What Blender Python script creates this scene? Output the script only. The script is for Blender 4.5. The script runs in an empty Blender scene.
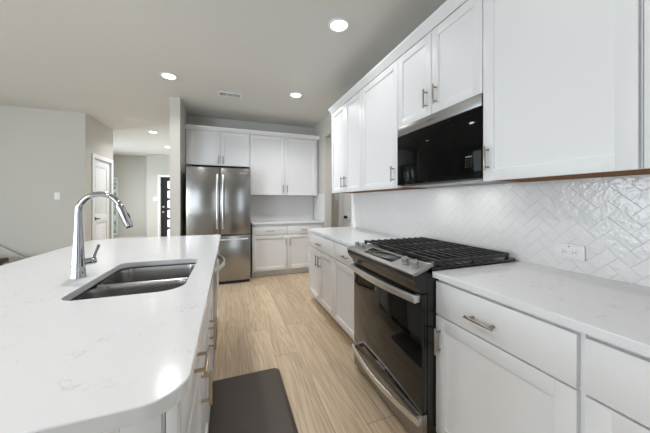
import bpy, bmesh, math, random
from mathutils import Vector, Matrix
PI = math.pi
random.seed(7)
S = bpy.context.scene
COL = S.collection

# ------------------------------------------------------------------ camera
cd = bpy.data.cameras.new('camera'); cam = bpy.data.objects.new('camera', cd); COL.objects.link(cam)
cam.location = (0, 0, 1.2642)
cam.rotation_euler = (PI/2, 0, -0.3527)
cd.sensor_width = 36.0
cd.lens = 262.84*36/650
cd.shift_y = -(216.5-201.34)/650
cd.clip_start = 0.02
S.camera = cam
# ------------------------------------------------------------------ view / world
S.view_settings.view_transform = 'Standard'
S.view_settings.look = 'None'
S.view_settings.gamma = 1.0
S.view_settings.use_curve_mapping = False
S.view_settings.exposure = 0.46
S.cycles.use_denoising = True
S.cycles.max_bounces = 10
S.cycles.diffuse_bounces = 6
S.cycles.glossy_bounces = 5
S.cycles.caustics_reflective = False
S.cycles.caustics_refractive = False
S.cycles.sample_clamp_indirect = 4.0
W = bpy.data.worlds.new('daylight'); S.world = W; W.use_nodes = True
wn = W.node_tree.nodes; wl = W.node_tree.links
bg = wn['Background']; bg.inputs['Strength'].default_value = 2.0
bg.inputs['Color'].default_value = (0.85, 0.93, 1.0, 1)
# area lights at unseen windows; left and hall ones are added fill: (x, y, z, rot, w, h, watts)
DAY = (0.80, 0.91, 1.0)
def window_light(name, loc, rot, w, h, watts):
    l = bpy.data.lights.new(name, 'AREA'); l.shape = 'RECTANGLE'; l.size = w; l.size_y = h
    l.energy = watts; l.color = DAY
    o = bpy.data.objects.new(name, l); COL.objects.link(o); o.location = loc; o.rotation_euler = rot
    return o
REAR_W, LEFT_W, HALL_W, CAN_W, HOOD_W = 1.0, 1.0, 145.0, 5.6, 0.35
CAN_AISLE_W, CAN_FAR_W, CAN_HALL_W = 1.9, 11.0, 10.0     # uneven watts set by hand to balance brightness across the rooms
REAR_Y, LEFT_X, HALL_X = -3.6, -6.2, -4.48
REAR_WINDOWS = [(-4.8, 2.2), (-2.3, 1.5), (1.2, 0.6)]
REAR_POWER = [180.0, 9.0, 6.0]      # unseen windows: widest enlarged for light, other two dimmed for the fridge reflection
LEFT_FILL_WINDOWS = [(-2.0, 1.9), (0.6, 1.9), (3.2, 1.9)]  # unseen left windows, added to light the range wall evenly
LEFT_POWER = [68.0, 46.0, 52.0]
HALL_FILL_WINDOWS = [(8.4, 1.9)]  # unseen side window, added to brighten the hall
WIN0, WIN1 = 0.12, 2.36
for k, (x, w) in enumerate(REAR_WINDOWS):
    window_light('rear_window_light', (x, REAR_Y-0.16, (WIN0+WIN1)/2), (PI/2, 0, 0), w, WIN1-WIN0, REAR_W*REAR_POWER[k])
for k, (y, w) in enumerate(LEFT_FILL_WINDOWS):
    window_light('left_fill_light', (LEFT_X-0.16, y, (WIN0+WIN1)/2), (PI/2, 0, -PI/2), w, WIN1-WIN0, LEFT_W*LEFT_POWER[k])
for k, (y, w) in enumerate(HALL_FILL_WINDOWS):
    window_light('hall_fill_light', (HALL_X-0.16, y, (WIN0+WIN1)/2), (PI/2, 0, -PI/2), w, WIN1-WIN0, HALL_W*w/1.9)

# ------------------------------------------------------------------ materials
def newmat(name):
    m = bpy.data.materials.new(name); m.use_nodes = True
    return m, m.node_tree.nodes, m.node_tree.links, m.node_tree.nodes['Principled BSDF']
def pbr(name, col, rough=0.5, metal=0.0, bump=0.0, bscale=60, spec=0.5, var=0.0, stretch=None, coat=0.0):
    m, n, l, b = newmat(name)
    b.inputs['Base Color'].default_value = (*col, 1); b.inputs['Roughness'].default_value = rough
    b.inputs['Metallic'].default_value = metal; b.inputs['Specular IOR Level'].default_value = spec
    b.inputs['Coat Weight'].default_value = coat; b.inputs['Coat Roughness'].default_value = 0.05
    tc = n.new('ShaderNodeTexCoord'); mp = n.new('ShaderNodeMapping'); nz = n.new('ShaderNodeTexNoise')
    l.new(tc.outputs['Object'], mp.inputs['Vector']); l.new(mp.outputs['Vector'], nz.inputs['Vector'])
    mp.inputs['Scale'].default_value = stretch or (1, 1, 1)
    nz.inputs['Scale'].default_value = bscale; nz.inputs['Detail'].default_value = 3
    if bump:
        bp = n.new('ShaderNodeBump'); bp.inputs['Strength'].default_value = bump; bp.inputs['Distance'].default_value = 0.002
        l.new(nz.outputs['Fac'], bp.inputs['Height']); l.new(bp.outputs['Normal'], b.inputs['Normal'])
    if var:
        mr = n.new('ShaderNodeMapRange'); mr.inputs['To Min'].default_value = rough-var; mr.inputs['To Max'].default_value = rough+var
        l.new(nz.outputs['Fac'], mr.inputs['Value']); l.new(mr.outputs['Result'], b.inputs['Roughness'])
    return m
def emis(name, col, strength):
    m, n, l, b = newmat(name)
    b.inputs['Base Color'].default_value = (0.9, 0.9, 0.9, 1)
    b.inputs['Emission Color'].default_value = (*col, 1); b.inputs['Emission Strength'].default_value = strength
    return m
M = {}
M['wall'] = pbr('greige_paint', (0.555, 0.538, 0.50), 0.75, bump=0.08, bscale=250, spec=0.3)
M['ceiling'] = pbr('ceiling_paint', (0.685, 0.68, 0.655), 0.85, bump=0.1, bscale=300, spec=0.2)
M['trim'] = pbr('white_trim', (0.80, 0.815, 0.84), 0.4)
M['cab'] = pbr('white_cabinet_paint', (0.79, 0.798, 0.81), 0.38, bump=0.02, bscale=300, spec=0.4)
M['toe'] = pbr('toe_kick_paint', (0.70, 0.70, 0.70), 0.5)
M['raw'] = pbr('raw_plywood', (0.21, 0.085, 0.016), 0.7, spec=0.15, bump=0.05, bscale=20, stretch=(1, 8, 8))
M['nickel'] = pbr('champagne_nickel', (0.36, 0.33, 0.29), 0.3, 1.0, var=0.05)
M['bronze'] = pbr('champagne_bronze', (0.55, 0.44, 0.31), 0.3, 1.0, var=0.05)
M['steel'] = pbr('brushed_steel', (0.36, 0.355, 0.345), 0.2, 1.0, bscale=6, var=0.03, stretch=(60, 60, 1))
M['steel_h'] = pbr('brushed_steel_horizontal', (0.35, 0.347, 0.34), 0.34, 1.0, bscale=6, var=0.0, stretch=(1, 60, 60))
M['sink'] = pbr('sink_steel', (0.34, 0.33, 0.32), 0.24, 1.0, bump=0.02, bscale=8, var=0.05, stretch=(30, 30, 2))
M['chrome'] = pbr('chrome', (0.47, 0.48, 0.495), 0.06, 1.0)
M['handle_steel'] = pbr('polished_steel', (0.74, 0.74, 0.73), 0.34, 1.0)
M['black_glass'] = pbr('black_glass', (0.006, 0.006, 0.006), 0.04, spec=0.5)
M['dark_glass'] = pbr('dark_tinted_glass', (0.004, 0.004, 0.004), 0.05, spec=0.09)
M['knob'] = pbr('satin_knob', (0.50, 0.50, 0.49), 0.33, 1.0)
M['black'] = pbr('black_enamel', (0.012, 0.012, 0.012), 0.22, spec=0.5)
M['dark_side'] = pbr('dark_grey_side', (0.05, 0.05, 0.05), 0.45)
M['vent_grey'] = pbr('vent_shadow_grey', (0.28, 0.28, 0.28), 0.6)
M['iron'] = pbr('cast_iron', (0.012, 0.012, 0.0125), 0.42, bump=0.15, bscale=300)
M['plastic'] = pbr('white_plastic', (0.82, 0.82, 0.81), 0.35)
M['slot'] = pbr('dark_slot', (0.02, 0.02, 0.02), 0.5)
M['mark'] = pbr('silver_mark', (0.70, 0.70, 0.70), 0.4)
M['greymark'] = pbr('dim_mark', (0.28, 0.28, 0.28), 0.4)
M['darkmark'] = pbr('grey_mark', (0.10, 0.10, 0.10), 0.4)
M['rubber'] = pbr('dark_mat_vinyl', (0.068, 0.051, 0.040), 0.5, bump=0.3, bscale=180)
M['door_black'] = pbr('black_door_paint', (0.018, 0.019, 0.022), 0.4)
M['bench'] = pbr('dark_olive_wood', (0.050, 0.046, 0.034), 0.5, bump=0.1, bscale=12, stretch=(1, 10, 10))
M['lens'] = emis('lamp_lens', (1.0, 0.97, 0.92), 7.0)
M['grout'] = pbr('light_grout', (0.66, 0.66, 0.66), 0.9)
M['leaf'] = pbr('hedge_leaf', (0.32, 0.39, 0.30), 0.6, bump=0.5, bscale=30)
M['lit_digit'] = emis('lit_digits', (0.8, 0.9, 1.0), 1.2)

def quartz():
    m, n, l, b = newmat('white_quartz')
    b.inputs['Roughness'].default_value = 0.14; b.inputs['Specular IOR Level'].default_value = 0.5
    tc = n.new('ShaderNodeTexCoord')
    wz = n.new('ShaderNodeTexNoise'); wz.inputs['Scale'].default_value = 3.0; wz.inputs['Detail'].default_value = 4
    mx = n.new('ShaderNodeMix'); mx.data_type = 'VECTOR'; mx.inputs['Factor'].default_value = 0.18
    l.new(tc.outputs['Object'], wz.inputs['Vector'])
    l.new(tc.outputs['Object'], mx.inputs[4]); l.new(wz.outputs['Color'], mx.inputs[5])
    v = n.new('ShaderNodeTexNoise'); v.inputs['Scale'].default_value = 10.0; v.inputs['Detail'].default_value = 5; v.inputs['Roughness'].default_value = 0.6
    l.new(mx.outputs[1], v.inputs['Vector'])
    s = n.new('ShaderNodeMath'); s.operation = 'SUBTRACT'; s.inputs[1].default_value = 0.5; l.new(v.outputs['Fac'], s.inputs[0])
    a = n.new('ShaderNodeMath'); a.operation = 'ABSOLUTE'; l.new(s.outputs[0], a.inputs[0])
    r = n.new('ShaderNodeMapRange'); r.inputs['From Min'].default_value = 0.0; r.inputs['From Max'].default_value = 0.010
    r.inputs['To Min'].default_value = 1; r.inputs['To Max'].default_value = 0; l.new(a.outputs[0], r.inputs['Value'])
    k = n.new('ShaderNodeTexNoise'); k.inputs['Scale'].default_value = 9.0; k.inputs['Detail'].default_value = 2
    l.new(tc.outputs['Object'], k.inputs['Vector'])
    kr = n.new('ShaderNodeMapRange'); kr.inputs['From Min'].default_value = 0.47; kr.inputs['From Max'].default_value = 0.68
    l.new(k.outputs['Fac'], kr.inputs['Value'])
    mu = n.new('ShaderNodeMath'); mu.operation = 'MULTIPLY'; l.new(r.outputs['Result'], mu.inputs[0]); l.new(kr.outputs['Result'], mu.inputs[1])
    c = n.new('ShaderNodeMix'); c.data_type = 'RGBA'; c.inputs[6].default_value = (0.775, 0.79, 0.81, 1); c.inputs[7].default_value = (0.52, 0.52, 0.53, 1)
    l.new(mu.outputs[0], c.inputs['Factor']); l.new(c.outputs[2], b.inputs['Base Color'])
    return m
M['quartz'] = quartz()

def tile_mat():
    m, n, l, b = newmat('white_glazed_tile')
    b.inputs['Base Color'].default_value = (0.80, 0.80, 0.80, 1); b.inputs['Roughness'].default_value = 0.07
    tc = n.new('ShaderNodeTexCoord'); nz = n.new('ShaderNodeTexNoise'); nz.inputs['Scale'].default_value = 42; nz.inputs['Detail'].default_value = 1.5
    l.new(tc.outputs['Object'], nz.inputs['Vector'])
    bp = n.new('ShaderNodeBump'); bp.inputs['Strength'].default_value = 0.8; bp.inputs['Distance'].default_value = 0.003
    l.new(nz.outputs['Fac'], bp.inputs['Height']); l.new(bp.outputs['Normal'], b.inputs['Normal'])
    return m
M['tile'] = tile_mat()

def oak():
    m, n, l, b = newmat('oak_planks')
    def math_(op, a, bb=None):
        x = n.new('ShaderNodeMath'); x.operation = op
        for i, q in enumerate((a, bb)):
            if q is None: continue
            if isinstance(q, (int, float)): x.inputs[i].default_value = q
            else: l.new(q, x.inputs[i])
        return x.outputs[0]
    tc = n.new('ShaderNodeTexCoord'); sp = n.new('ShaderNodeSeparateXYZ'); l.new(tc.outputs['Object'], sp.inputs[0])
    X, Y = sp.outputs['X'], sp.outputs['Y']
    u = math_('DIVIDE', math_('ADD', X, -0.36+19.0), 0.19); i = math_('FLOOR', u); fu = math_('FRACT', u)
    w1 = n.new('ShaderNodeTexWhiteNoise'); w1.noise_dimensions = '1D'; l.new(i, w1.inputs['W'])
    v = math_('DIVIDE', math_('ADD', math_('ADD', Y, 20.0), math_('MULTIPLY', w1.outputs['Value'], 1.9)), 1.9)
    j = math_('FLOOR', v); fv = math_('FRACT', v)
    cb = n.new('ShaderNodeCombineXYZ'); l.new(i, cb.inputs[0]); l.new(j, cb.inputs[1])
    w2 = n.new('ShaderNodeTexWhiteNoise'); w2.noise_dimensions = '3D'; l.new(cb.outputs[0], w2.inputs['Vector'])
    rnd = w2.outputs['Value']
    gx = math_('ADD', math_('MULTIPLY', X, 9.0), math_('MULTIPLY', rnd, 53.0)); gy = math_('MULTIPLY', Y, 0.5)
    g = n.new('ShaderNodeCombineXYZ'); l.new(gx, g.inputs[0]); l.new(gy, g.inputs[1]); l.new(math_('MULTIPLY', rnd, 31.0), g.inputs[2])
    n1 = n.new('ShaderNodeTexNoise'); n1.inputs['Scale'].default_value = 1.0; n1.inputs['Detail'].default_value = 3; n1.inputs['Distortion'].default_value = 0.25
    l.new(g.outputs[0], n1.inputs['Vector'])
    # cathedral rings: sine of the low noise
    rings = math_('MULTIPLY', math_('ADD', math_('SINE', math_('MULTIPLY', n1.outputs['Fac'], 75.0)), 1.0), 0.5)
    n2 = n.new('ShaderNodeTexNoise'); n2.inputs['Scale'].default_value = 1.0; n2.inputs['Detail'].default_value = 5
    g2 = n.new('ShaderNodeCombineXYZ'); l.new(math_('MULTIPLY', X, 140.0), g2.inputs[0]); l.new(math_('MULTIPLY', Y, 5.0), g2.inputs[1]); l.new(rnd, g2.inputs[2])
    l.new(g2.outputs[0], n2.inputs['Vector'])
    t = math_('ADD', math_('ADD', math_('MULTIPLY', rings, 0.17), math_('MULTIPLY', n2.outputs['Fac'], 0.42)), math_('MULTIPLY', n1.outputs['Fac'], 0.45))
    cr = n.new('ShaderNodeValToRGB'); l.new(t, cr.inputs[0])
    cr.color_ramp.elements[0].position = 0.25; cr.color_ramp.elements[0].color = (0.40, 0.288, 0.180, 1)
    cr.color_ramp.elements[1].position = 0.75; cr.color_ramp.elements[1].color = (0.72, 0.575, 0.41, 1)
    tint = math_('ADD', 0.86, math_('MULTIPLY', rnd, 0.24))
    mx = n.new('ShaderNodeVectorMath'); mx.operation = 'SCALE'; l.new(cr.outputs['Color'], mx.inputs[0]); l.new(tint, mx.inputs['Scale'])
    eu = math_('MINIMUM', fu, math_('SUBTRACT', 1.0, fu)); ev = math_('MINIMUM', fv, math_('SUBTRACT', 1.0, fv))
    gap = math_('MAXIMUM', math_('LESS_THAN', eu, 0.009), math_('LESS_THAN', ev, 0.0014))
    c = n.new('ShaderNodeMix'); c.data_type = 'RGBA'; c.inputs[7].default_value = (0.17, 0.115, 0.07, 1)
    l.new(math_('MULTIPLY', gap, 0.55), c.inputs['Factor']); l.new(mx.outputs[0], c.inputs[6]); l.new(c.outputs[2], b.inputs['Base Color'])
    b.inputs['Roughness'].default_value = 0.42; b.inputs['Specular IOR Level'].default_value = 0.4
    bp = n.new('ShaderNodeBump'); bp.inputs['Strength'].default_value = 0.12; bp.inputs['Distance'].default_value = 0.001
    l.new(t, bp.inputs['Height']); l.new(bp.outputs['Normal'], b.inputs['Normal'])
    return m
M['oak'] = oak()

def pane_glass():
    m, n, l, b = newmat('window_glass')
    n.remove(b); out = [x for x in n if x.type == 'OUTPUT_MATERIAL'][0]
    tr = n.new('ShaderNodeBsdfTransparent'); gl = n.new('ShaderNodeBsdfGlossy'); gl.inputs['Roughness'].default_value = 0.02
    fr = n.new('ShaderNodeFresnel'); mx = n.new('ShaderNodeMixShader')
    l.new(fr.outputs[0], mx.inputs[0]); l.new(tr.outputs[0], mx.inputs[1]); l.new(gl.outputs[0], mx.inputs[2]); l.new(mx.outputs[0], out.inputs['Surface'])
    return m
M['glass'] = pane_glass()

# ------------------------------------------------------------------ mesh helpers
class MB:
    def __init__(s): s.bm = bmesh.new()
    def _merge(s, t):
        me = bpy.data.meshes.new('tmp'); t.to_mesh(me); t.free(); s.bm.from_mesh(me); bpy.data.meshes.remove(me); return s
    def box(s, x0, x1, y0, y1, z0, z1, bev=0.0, seg=2):
        t = bmesh.new(); bmesh.ops.create_cube(t, size=1)
        for v in t.verts:
            v.co = Vector(((x0+x1)/2+v.co.x*(x1-x0), (y0+y1)/2+v.co.y*(y1-y0), (z0+z1)/2+v.co.z*(z1-z0)))
        if bev: bmesh.ops.bevel(t, geom=t.edges[:], offset=bev, segments=seg, affect='EDGES', profile=0.5)
        return s._merge(t)
    def cyl(s, p0, p1, r, r2=None, seg=16, bev=0.0):
        p0, p1 = Vector(p0), Vector(p1); d = p1-p0; t = bmesh.new()
        bmesh.ops.create_cone(t, cap_ends=True, segments=seg, radius1=r, radius2=r if r2 is None else r2, depth=d.length)
        if bev:
            es = [e for e in t.edges if abs(e.verts[0].co.z-e.verts[1].co.z) < 1e-6]
            bmesh.ops.bevel(t, geom=es, offset=bev, segments=2, affect='EDGES', profile=0.5)
        bmesh.ops.transform(t, matrix=Matrix.Translation((p0+p1)/2) @ d.to_track_quat('Z', 'Y').to_matrix().to_4x4(), verts=t.verts[:])
        return s._merge(t)
    def prism(s, pts, a0, a1, axis='x', bev=0.0):
        """pts: closed profile in the two other axes; extruded from a0 to a1 along axis."""
        t = bmesh.new()
        def mk(a, p):
            return {'x': (a, p[0], p[1]), 'y': (p[0], a, p[1]), 'z': (p[0], p[1], a)}[axis]
        A = [t.verts.new(mk(a0, p)) for p in pts]; B = [t.verts.new(mk(a1, p)) for p in pts]
        t.faces.new(A); t.faces.new(B[::-1])
        for i in range(len(pts)):
            j = (i+1) % len(pts); t.faces.new((A[i], B[i], B[j], A[j]))
        bmesh.ops.recalc_face_normals(t, faces=t.faces[:])
        if bev: bmesh.ops.bevel(t, geom=t.edges[:], offset=bev, segments=2, affect='EDGES', profile=0.5)
        return s._merge(t)
    def tube(s, path, radii, seg=16, cap=True):
        t = bmesh.new(); P = [Vector(p) for p in path]; n = len(P)
        if not isinstance(radii, (list, tuple)): radii = [radii]*n
        rings = []; prev = None
        for i in range(n):
            d = (P[min(i+1, n-1)]-P[max(i-1, 0)]).normalized()
            if prev is None:
                u = d.orthogonal().normalized()
            else:
                u = (prev-d*prev.dot(d)).normalized()
            prev = u; w = d.cross(u)
            rings.append([t.verts.new(P[i]+(u*math.cos(2*PI*k/seg)+w*math.sin(2*PI*k/seg))*radii[i]) for k in range(seg)])
        for i in range(n-1):
            for k in range(seg):
                t.faces.new((rings[i][k], rings[i][(k+1) % seg], rings[i+1][(k+1) % seg], rings[i+1][k]))
        if cap: t.faces.new(rings[0][::-1]); t.faces.new(rings[-1])
        bmesh.ops.recalc_face_normals(t, faces=t.faces[:])
        return s._merge(t)
    def strip(s, path, h, th, up=(0, 0, 1)):
        """flat bar: swept rectangle (height h along up, thickness th) along a path."""
        t = bmesh.new(); P = [Vector(p) for p in path]; up = Vector(up); n = len(P); rings = []
        for i in range(n):
            d = (P[min(i+1, n-1)]-P[max(i-1, 0)]).normalized(); nrm = up.cross(d).normalized()
            rings.append([t.verts.new(P[i]+up*(a*h/2)+nrm*(b*th/2)) for a, b in ((-1, -1), (1, -1), (1, 1), (-1, 1))])
        for i in range(n-1):
            for k in range(4): t.faces.new((rings[i][k], rings[i][(k+1) % 4], rings[i+1][(k+1) % 4], rings[i+1][k]))
        t.faces.new(rings[0][::-1]); t.faces.new(rings[-1]); bmesh.ops.recalc_face_normals(t, faces=t.faces[:])
        es = [e for e in t.edges if len(e.link_faces) == 2 and e.calc_face_angle(0) > 0.8]
        bmesh.ops.bevel(t, geom=es, offset=min(h, th)*0.2, segments=2, affect='EDGES', profile=0.5)
        return s._merge(t)
    def lathe(s, prof, c=(0, 0, 0), seg=32, cap=False):
        t = bmesh.new(); rings = []
        for r, z in prof:
            rings.append([t.verts.new((c[0]+r*math.cos(2*PI*k/seg), c[1]+r*math.sin(2*PI*k/seg), c[2]+z)) for k in range(seg)])
        for i in range(len(rings)-1):
            for k in range(seg): t.faces.new((rings[i][k], rings[i][(k+1) % seg], rings[i+1][(k+1) % seg], rings[i+1][k]))
        if cap: t.faces.new(rings[0]); t.faces.new(rings[-1])
        bmesh.ops.recalc_face_normals(t, faces=t.faces[:])
        return s._merge(t)
    def build(s, name, mat, parent=None, loc=(0, 0, 0), rot=(0, 0, 0), smooth=True):
        me = bpy.data.meshes.new(name); s.bm.to_mesh(me); s.bm.free()
        return link(name, me, mat, parent, loc, rot, smooth)
def link(name, me, mat, parent=None, loc=(0, 0, 0), rot=(0, 0, 0), smooth=True, ang=26):
    if not me.materials: me.materials.append(M[mat] if isinstance(mat, str) else mat)
    if smooth:
        me.shade_smooth(); me.set_sharp_from_angle(angle=math.radians(ang))
    o = bpy.data.objects.new(name, me); COL.objects.link(o); o.location = loc; o.rotation_euler = rot
    if parent: o.parent = parent
    return o
def tag(o, label, cat, group=None):
    o['label'] = label; o['category'] = cat
    if group: o['group'] = group
    return o
def thing(name, label, cat, loc=(0, 0, 0), rz=0.0, group=None):
    o = bpy.data.objects.new(name, None); COL.objects.link(o); o.location = loc; o.rotation_euler = (0, 0, rz)
    o.empty_display_size = 0.1
    return tag(o, label, cat, group)
def struct(o): o['kind'] = 'structure'; return o
def sbox(name, mat, *a, bev=0.0): return struct(MB().box(*a, bev=bev).build(name, mat))

def slab_mesh(outer, holes, z0, z1, bev=0.003):
    """flat slab from 2D outlines (lists of points)."""
    cu = bpy.data.curves.new('slab', 'CURVE'); cu.dimensions = '2D'; cu.fill_mode = 'BOTH'
    for pts in [outer]+holes:
        sp = cu.splines.new('POLY'); sp.points.add(len(pts)-1); sp.use_cyclic_u = True
        for p, q in zip(sp.points, pts): p.co = (q[0], q[1], 0, 1)
    cu.extrude = (z1-z0)/2-bev; cu.bevel_depth = bev; cu.bevel_resolution = 2; cu.offset = -bev
    ob = bpy.data.objects.new('slab', cu); COL.objects.link(ob)
    bpy.context.view_layer.update()
    me = bpy.data.meshes.new_from_object(ob.evaluated_get(bpy.context.evaluated_depsgraph_get()))
    bpy.data.objects.remove(ob); bpy.data.curves.remove(cu)
    me.transform(Matrix.Translation((0, 0, (z0+z1)/2)))
    bm = bmesh.new(); bm.from_mesh(me); bmesh.ops.remove_doubles(bm, verts=bm.verts[:], dist=1e-5)
    bmesh.ops.recalc_face_normals(bm, faces=bm.faces[:]); bm.to_mesh(me); bm.free()
    me.materials.clear()
    return me
def rrect(x0, x1, y0, y1, r, seg=10):
    if not isinstance(r, (tuple, list)): r = (r,)*4      # order: x1y0, x1y1, x0y1, x0y0
    P = []
    for (cx, cy, a0), q in zip(((x1, y0, -90), (x1, y1, 0), (x0, y1, 90), (x0, y0, 180)), r):
        ccx = cx-q if cx == x1 else cx+q; ccy = cy-q if cy == y1 else cy+q
        for k in range(seg+1):
            a = math.radians(a0+90*k/seg); P.append((ccx+q*math.cos(a), ccy+q*math.sin(a)))
    return P
def text_mesh(body, size, ext=0.0004):
    cu = bpy.data.curves.new('txt', 'FONT'); cu.body = body; cu.size = size; cu.extrude = ext; cu.align_x = 'CENTER'; cu.align_y = 'CENTER'
    ob = bpy.data.objects.new('txt', cu); COL.objects.link(ob); bpy.context.view_layer.update()
    me = bpy.data.meshes.new_from_object(ob.evaluated_get(bpy.context.evaluated_depsgraph_get()))
    bpy.data.objects.remove(ob); bpy.data.curves.remove(cu); me.materials.clear()
    return me

# ------------------------------------------------------------------ the setting
CEIL = 2.743
WX = 1.612            # kitchen right wall face
BY = 5.06             # kitchen back wall face
LY = 5.50             # living room wall face
sbox('floor', 'oak', -6.4, 3.4, -3.8, 10.3, -0.12, 0.0)
sbox('ceiling', 'ceiling', -6.4, 3.4, -3.8, 10.3, CEIL, CEIL+0.12)
T = 0.12
wr = MB(); wr.box(WX, WX+T, REAR_Y, 3.29, 0, CEIL); wr.box(WX, WX+T, 3.29, 4.375, 2.41, CEIL)
wr.box(WX, WX+T, 4.375, BY+T, 0, CEIL)
wall_right = struct(wr.build('wall_right', 'wall'))
sbox('wall_back', 'wall', -0.645, WX, BY, BY+T, 0, CEIL)
sbox('wall_hall_right', 'wall', -0.775, -0.645, 4.235, 9.6, 0, CEIL)
sbox('wall_living', 'wall', -6.2, -2.24, LY, LY+T, 0, CEIL)
# hall wall with the closet door opening
CD0, CD1, DH = 5.79, 6.52, 2.035
w = MB(); w.box(-2.36, -2.24, LY+T, CD0, 0, CEIL); w.box(-2.36, -2.24, CD1, 6.63, 0, CEIL); w.box(-2.36, -2.24, CD0, CD1, DH, CEIL)
struct(w.build('wall_hall_left', 'wall'))
sbox('wall_hall_side', 'wall', -4.6, -2.36, 6.51, 6.63, 0, CEIL)
w = MB(); edges = [6.63]+sum([[y-ww/2, y+ww/2] for y, ww in HALL_FILL_WINDOWS], [])+[10.1]
for a, b in zip(edges[0::2], edges[1::2]): w.box(HALL_X-T, HALL_X, a, b, 0, CEIL)
for y, ww in HALL_FILL_WINDOWS:
    w.box(HALL_X-T, HALL_X, y-ww/2, y+ww/2, 0, WIN0); w.box(HALL_X-T, HALL_X, y-ww/2, y+ww/2, WIN1, CEIL)
struct(w.build('wall_hall_outer', 'wall'))
# far hall walls: window wall and front door wall
FD0, FD1 = -2.005, -1.09
HW0, HW1, HZ0, HZ1 = -4.0, -3.285, 0.2, 2.02
w = MB(); w.box(-4.6, HW0, 10.1, 10.22, 0, CEIL); w.box(HW1, -2.385, 10.1, 10.22, 0, CEIL)
w.box(HW0, HW1, 10.1, 10.22, 0, HZ0); w.box(HW0, HW1, 10.1, 10.22, HZ1, CEIL)
struct(w.build('wall_hall_far', 'wall'))
w = MB(); w.box(-2.385, FD0, 9.6, 9.72, 0, CEIL); w.box(FD1, -0.645, 9.6, 9.72, 0, CEIL); w.box(FD0, FD1, 9.6, 9.72, DH, CEIL)
w.box(-2.385, -2.265, 9.72, 10.22, 0, CEIL)
struct(w.build('wall_entry', 'wall'))
# walls behind the camera with the windows that light the room
w = MB(); edges = [-6.2]+sum([[x-ww/2, x+ww/2] for x, ww in REAR_WINDOWS], [])+[WX+T]
for a, b in zip(edges[0::2], edges[1::2]): w.box(a, b, REAR_Y-T, REAR_Y, 0, CEIL)
for x, ww in REAR_WINDOWS:
    w.box(x-ww/2, x+ww/2, REAR_Y-T, REAR_Y, 0, WIN0); w.box(x-ww/2, x+ww/2, REAR_Y-T, REAR_Y, WIN1, CEIL)
struct(w.build('wall_rear', 'wall'))
w = MB(); edges = [REAR_Y-T]+sum([[y-ww/2, y+ww/2] for y, ww in LEFT_FILL_WINDOWS], [])+[LY+T]
for a, b in zip(edges[0::2], edges[1::2]): w.box(LEFT_X-T, LEFT_X, a, b, 0, CEIL)
for y, ww in LEFT_FILL_WINDOWS:
    w.box(LEFT_X-T, LEFT_X, y-ww/2, y+ww/2, 0, WIN0); w.box(LEFT_X-T, LEFT_X, y-ww/2, y+ww/2, WIN1, CEIL)
struct(w.build('wall_left', 'wall'))
# side room beyond the kitchen opening
SD0, SD1 = 2.13, 2.86
w = MB(); w.box(WX+T, SD0, 4.8, 4.92, 0, CEIL); w.box(SD1, 3.3, 4.8, 4.92, 0, CEIL); w.box(SD0, SD1, 4.8, 4.92, DH, CEIL)
struct(w.build('wall_side_room_back', 'wall'))
sbox('wall_side_room_right', 'wall', 3.18, 3.3, 2.8, 4.8, 0, CEIL)
sbox('wall_side_room_front', 'wall', WX+T, 3.18, 2.8, 2.92, 0, CEIL)

wcount = [0]
def window(x0, x1, z0, z1, place, depth=0.06, cols=2, rows=2):
    """window set in local XZ, front at y=0."""
    wcount[0] += 1
    f = MB(); t = 0.05
    f.box(x0, x0+t, 0, depth, z0, z1); f.box(x1-t, x1, 0, depth, z0, z1); f.box(x0+t, x1-t, 0, depth, z0, z0+t); f.box(x0+t, x1-t, 0, depth, z1-t, z1)
    for k in range(1, cols): xx = x0+(x1-x0)*k/cols; f.box(xx-0.012, xx+0.012, 0.012, depth-0.012, z0+t, z1-t)
    for k in range(1, rows): zz = z0+(z1-z0)*k/rows; f.box(x0+t, x1-t, 0.014, depth-0.014, zz-0.012, zz+0.012)
    o = struct(f.build('window_%d' % wcount[0], 'trim', None, place[0], (0, 0, place[1])))
    MB().box(x0+t*0.8, x1-t*0.8, depth/2-0.003, depth/2+0.003, z0+t*0.8, z1-t*0.8).build('pane', 'glass', o)
for x, ww in REAR_WINDOWS: window(-ww/2, ww/2, WIN0, WIN1, ((x, REAR_Y-0.03, 0), PI))
for y, ww in LEFT_FILL_WINDOWS: window(-ww/2, ww/2, WIN0, WIN1, ((LEFT_X-0.03, y, 0), PI/2))  # frames and panes of the added left windows
for y, ww in HALL_FILL_WINDOWS: window(-ww/2, ww/2, WIN0, WIN1, ((HALL_X-0.03, y, 0), PI/2))  # frame and pane of the added hall window
window(HW0, HW1, HZ0, HZ1, ((0, 10.13, 0), 0), cols=2, rows=4)

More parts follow.
